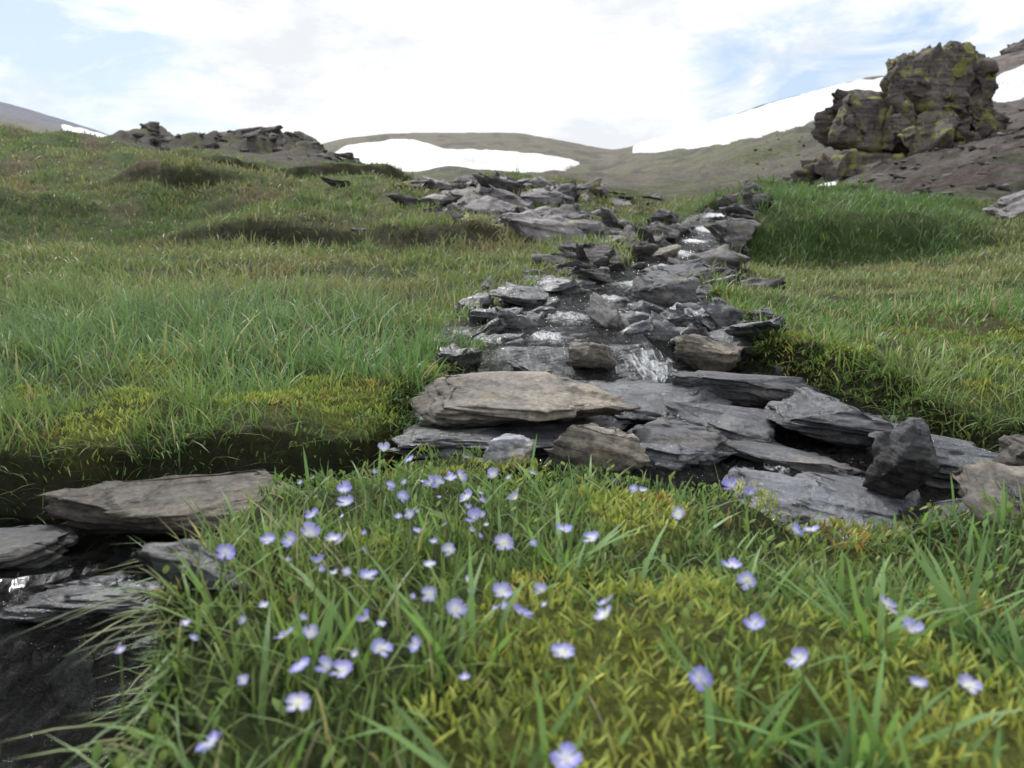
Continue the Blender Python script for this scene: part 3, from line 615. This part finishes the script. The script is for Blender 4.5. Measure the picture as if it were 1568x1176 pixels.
for fi,(fx,fy) in enumerate(FL):
    small = fi>=NF
    g=H1(fx,fy); hz=.048+random.uniform(-.007,.006) - (.014 if small else 0)-.012*max(0,min(1,(fy-.5)/.2))
    rad=random.uniform(.0048,.0062)*(.5 if small else 1.0)
    if random.random()<.25: rad*=.72
    head=Vector((fx,fy,hz)); 
    bx=fx+random.gauss(0,.006); by=fy+random.gauss(0,.006)
    base_i=len(V); steps=4
    for s in range(steps+1):
        t=s/steps; px=bx+(fx-bx)*t*t; py=by+(fy-by)*t*t; pz=g+(hz-g)*t
        for a in range(3):
            an=a*2.094; V.append((px+.0005*math.cos(an),py+.0005*math.sin(an),pz)); Cc.append((.14,.20,.06))
    for s in range(steps):
        for a in range(3):
            quad(base_i+s*3+a,base_i+s*3+(a+1)%3,base_i+(s+1)*3+(a+1)%3,base_i+(s+1)*3+a)
    tilt=random.uniform(.1,1.0); az=random.gauss(0,.9)
    M=Matrix.Rotation(az,3,'Z')@Matrix.Rotation(tilt,3,'X')@Matrix.Rotation(random.uniform(0,1.57),3,'Z')
    cup=random.uniform(.3,1.0) if random.random()<.78 else 2.0
    tone=random.uniform(.8,1.12)
    for p in range(4):
        wdt=(1.0,.88,.66,.88)[p]; a0=p*math.pi/2+random.gauss(0,.05); s0=len(V)
        rows=[(.0,.07),(.25,.28),(.52,.52),(.80,.58),(1.0,.30)]
        fold=random.gauss(0,.06)
        for rt,wd in rows:
            for cc in (-1,-.5,0,.5,1):
                lx=rt*rad; ly=cc*wd*rad*wdt
                rr=math.hypot(lx,ly)/rad
                if rt==1.0: lx-=cc*cc*.13*rad
                lz=cup*rad*.42*rr*rr+ .06*rad*math.sin(cc*4+p+fi)+fold*rad*cc + (.0002 if p%2 else 0)
                q=Matrix.Rotation(a0,3,'Z')@Vector((lx,ly,lz)); q=M@q+head
                V.append(tuple(q))
                m_=min(1,max(0,(rr-.32)/.4)); vein=1-.2*(abs(cc)==.5)*(m_)
                w0=(.86,.86,.9); l0=(.36,.36,.80)
                Cc.append(tuple(min(.92,(w0[i]*(1-m_)+l0[i]*m_)*vein*(tone if i<2 else 1)) for i in range(3)))
        for r_ in range(4):
            for c_ in range(4):
                b=s0+r_*5+c_; quad(b,b+1,b+6,b+5)
    for p in range(5):
        a=p*1.2566; s0=len(V)
        for (rr_,an,zz_) in ((.05,a-.8,.1),(.05,a+.8,.1),(.16,a,.12)):
            q=M@Vector((rr_*rad*math.cos(an),rr_*rad*math.sin(an),zz_*rad))+head; V.append(tuple(q)); Cc.append((.62,.66,.25))
        Tt.append((s0,s0+1,s0+2))
    for p in range(4):
        a=p*math.pi/2+.78; s0=len(V)
        for (rr_,an,zz_) in ((.12,a-1,-.12),(.12,a+1,-.12),(.75,a,-.02)):
            q=M@Vector((rr_*rad*math.cos(an),rr_*rad*math.sin(an),zz_*rad))+head; V.append(tuple(q)); Cc.append((.12,.2,.05))
        Tt.append((s0,s0+1,s0+2))
mk('speedwell_flowers',np.array(V),[np.array(Q),np.array(Tt)],np.array(Cc),M_petal)
n=70
y=np.sqrt(rng.uniform(1.3**2,7**2,n)); x=rng.uniform(-.65,.7,n)*y; R,_=ratio(x,y); k=R>1.2; x,y=x[k],y[k]; z=Hgt(x,y)+.055
Vn,Fn=rock(411,(1,1,1),1,.02,.02,10,4); Vs=[];Fs=[];o=0
for a,b,c_ in zip(x,y,z):
    for j in range(4):
        an=j*1.57; s=.003*max(1,b/2.5)
        Vs.append(Vn*np.array([s,s,s*.3])+np.array([a+s*.5*math.cos(an),b+s*.5*math.sin(an),c_])); Fs.append(Fn+o); o+=len(Vn)
mk('white_meadow_flowers',np.concatenate(Vs),[np.concatenate(Fs)],np.full((o,3),.7),M_petal)
# ------------------------------------------------------------ world + sun
w=bpy.data.worlds.new('World'); scene.world=w; w.use_nodes=True
ns=w.node_tree.nodes; ls=w.node_tree.links; ns.clear()
out=ns.new('ShaderNodeOutputWorld'); bg=ns.new('ShaderNodeBackground'); bg.inputs[1].default_value=.15
el=math.radians(46); az=math.radians(-25)
sky=ns.new('ShaderNodeTexSky'); sky.sky_type='NISHITA'; sky.sun_disc=False; sky.sun_elevation=el; sky.sun_rotation=az; sky.dust_density=1.5
tc=ns.new('ShaderNodeTexCoord')
mp=N(ns,'ShaderNodeMapping',i={'Scale':(1,1,2.4),'Location':(.3,.1,.2)}); ls.new(tc.outputs['Generated'],mp.inputs[0])
n1=N(ns,'ShaderNodeTexNoise',i={'Scale':6,'Detail':10,'Roughness':.62,'Distortion':.5}); ls.new(mp.outputs[0],n1.inputs['Vector'])
def dirv(a,e): a=math.radians(a); e=math.radians(e); return (math.sin(a)*math.cos(e),math.cos(a)*math.cos(e),math.sin(e))
acc=None
for a,e,rad,wt in ((-29,9,.26,.31),(18,8.5,.18,.28),(14,6,.12,.18),(-20,5.5,.14,.16),(27,10,.12,.16)):
    vd=N(ns,'ShaderNodeVectorMath',operation='DISTANCE'); vd.inputs[1].default_value=dirv(a,e); ls.new(tc.outputs['Generated'],vd.inputs[0])
    mr=N(ns,'ShaderNodeMapRange',i={'From Min':0,'From Max':rad,'To Min':wt,'To Max':0}); ls.new(vd.outputs['Value'],mr.inputs[0])
    if acc is None: acc=mr.outputs[0]
    else:
        ad=N(ns,'ShaderNodeMath',operation='ADD'); ls.new(acc,ad.inputs[0]); ls.new(mr.outputs[0],ad.inputs[1]); acc=ad.outputs[0]
sb=N(ns,'ShaderNodeMath',operation='SUBTRACT'); ls.new(n1.outputs[0],sb.inputs[0]); ls.new(acc,sb.inputs[1])
cr=ramp(ns,[(.21,(0,0,0)),(.42,(1,1,1))]); ls.new(sb.outputs[0],cr.inputs[0])
n2=N(ns,'ShaderNodeTexNoise',i={'Scale':7,'Detail':8,'Roughness':.6}); ls.new(mp.outputs[0],n2.inputs['Vector'])
cc=ramp(ns,[(.36,(5.9,6.1,6.35)),(.54,(7.8,7.8,7.9))]); ls.new(n2.outputs[0],cc.inputs[0])
skm=mixc(ns,ls,.75,sky.outputs[0],(3.8,4.9,6.4))
fin=mixc(ns,ls,cr.outputs[0],skm,cc.outputs[0])
ls.new(fin,bg.inputs[0]); ls.new(bg.outputs[0],out.inputs[0])
sun=bpy.data.lights.new('sun','SUN'); sun.energy=3.2; sun.angle=math.radians(8); sun.color=(1,.975,.94)
so=bpy.data.objects.new('sun',sun); scene.collection.objects.link(so)
dv=Vector((math.cos(el)*math.sin(az),math.cos(el)*math.cos(az),math.sin(el)))
so.rotation_euler=(-dv).to_track_quat('-Z','Y').to_euler()
# ------------------------------------------------------------ camera
cam=bpy.data.cameras.new('camera'); co=bpy.data.objects.new('camera',cam); scene.collection.objects.link(co)
co.location=(0,0,ZC); co.rotation_euler=(math.radians(90-11.5),0,0)
cam.lens=29.2; cam.sensor_width=36; cam.clip_start=.01; cam.clip_end=3000
cam.dof.use_dof=True; cam.dof.focus_distance=1.25; cam.dof.aperture_fstop=11
scene.camera=co
scene.view_settings.view_transform='Standard'; scene.view_settings.look='None'; scene.view_settings.exposure=0
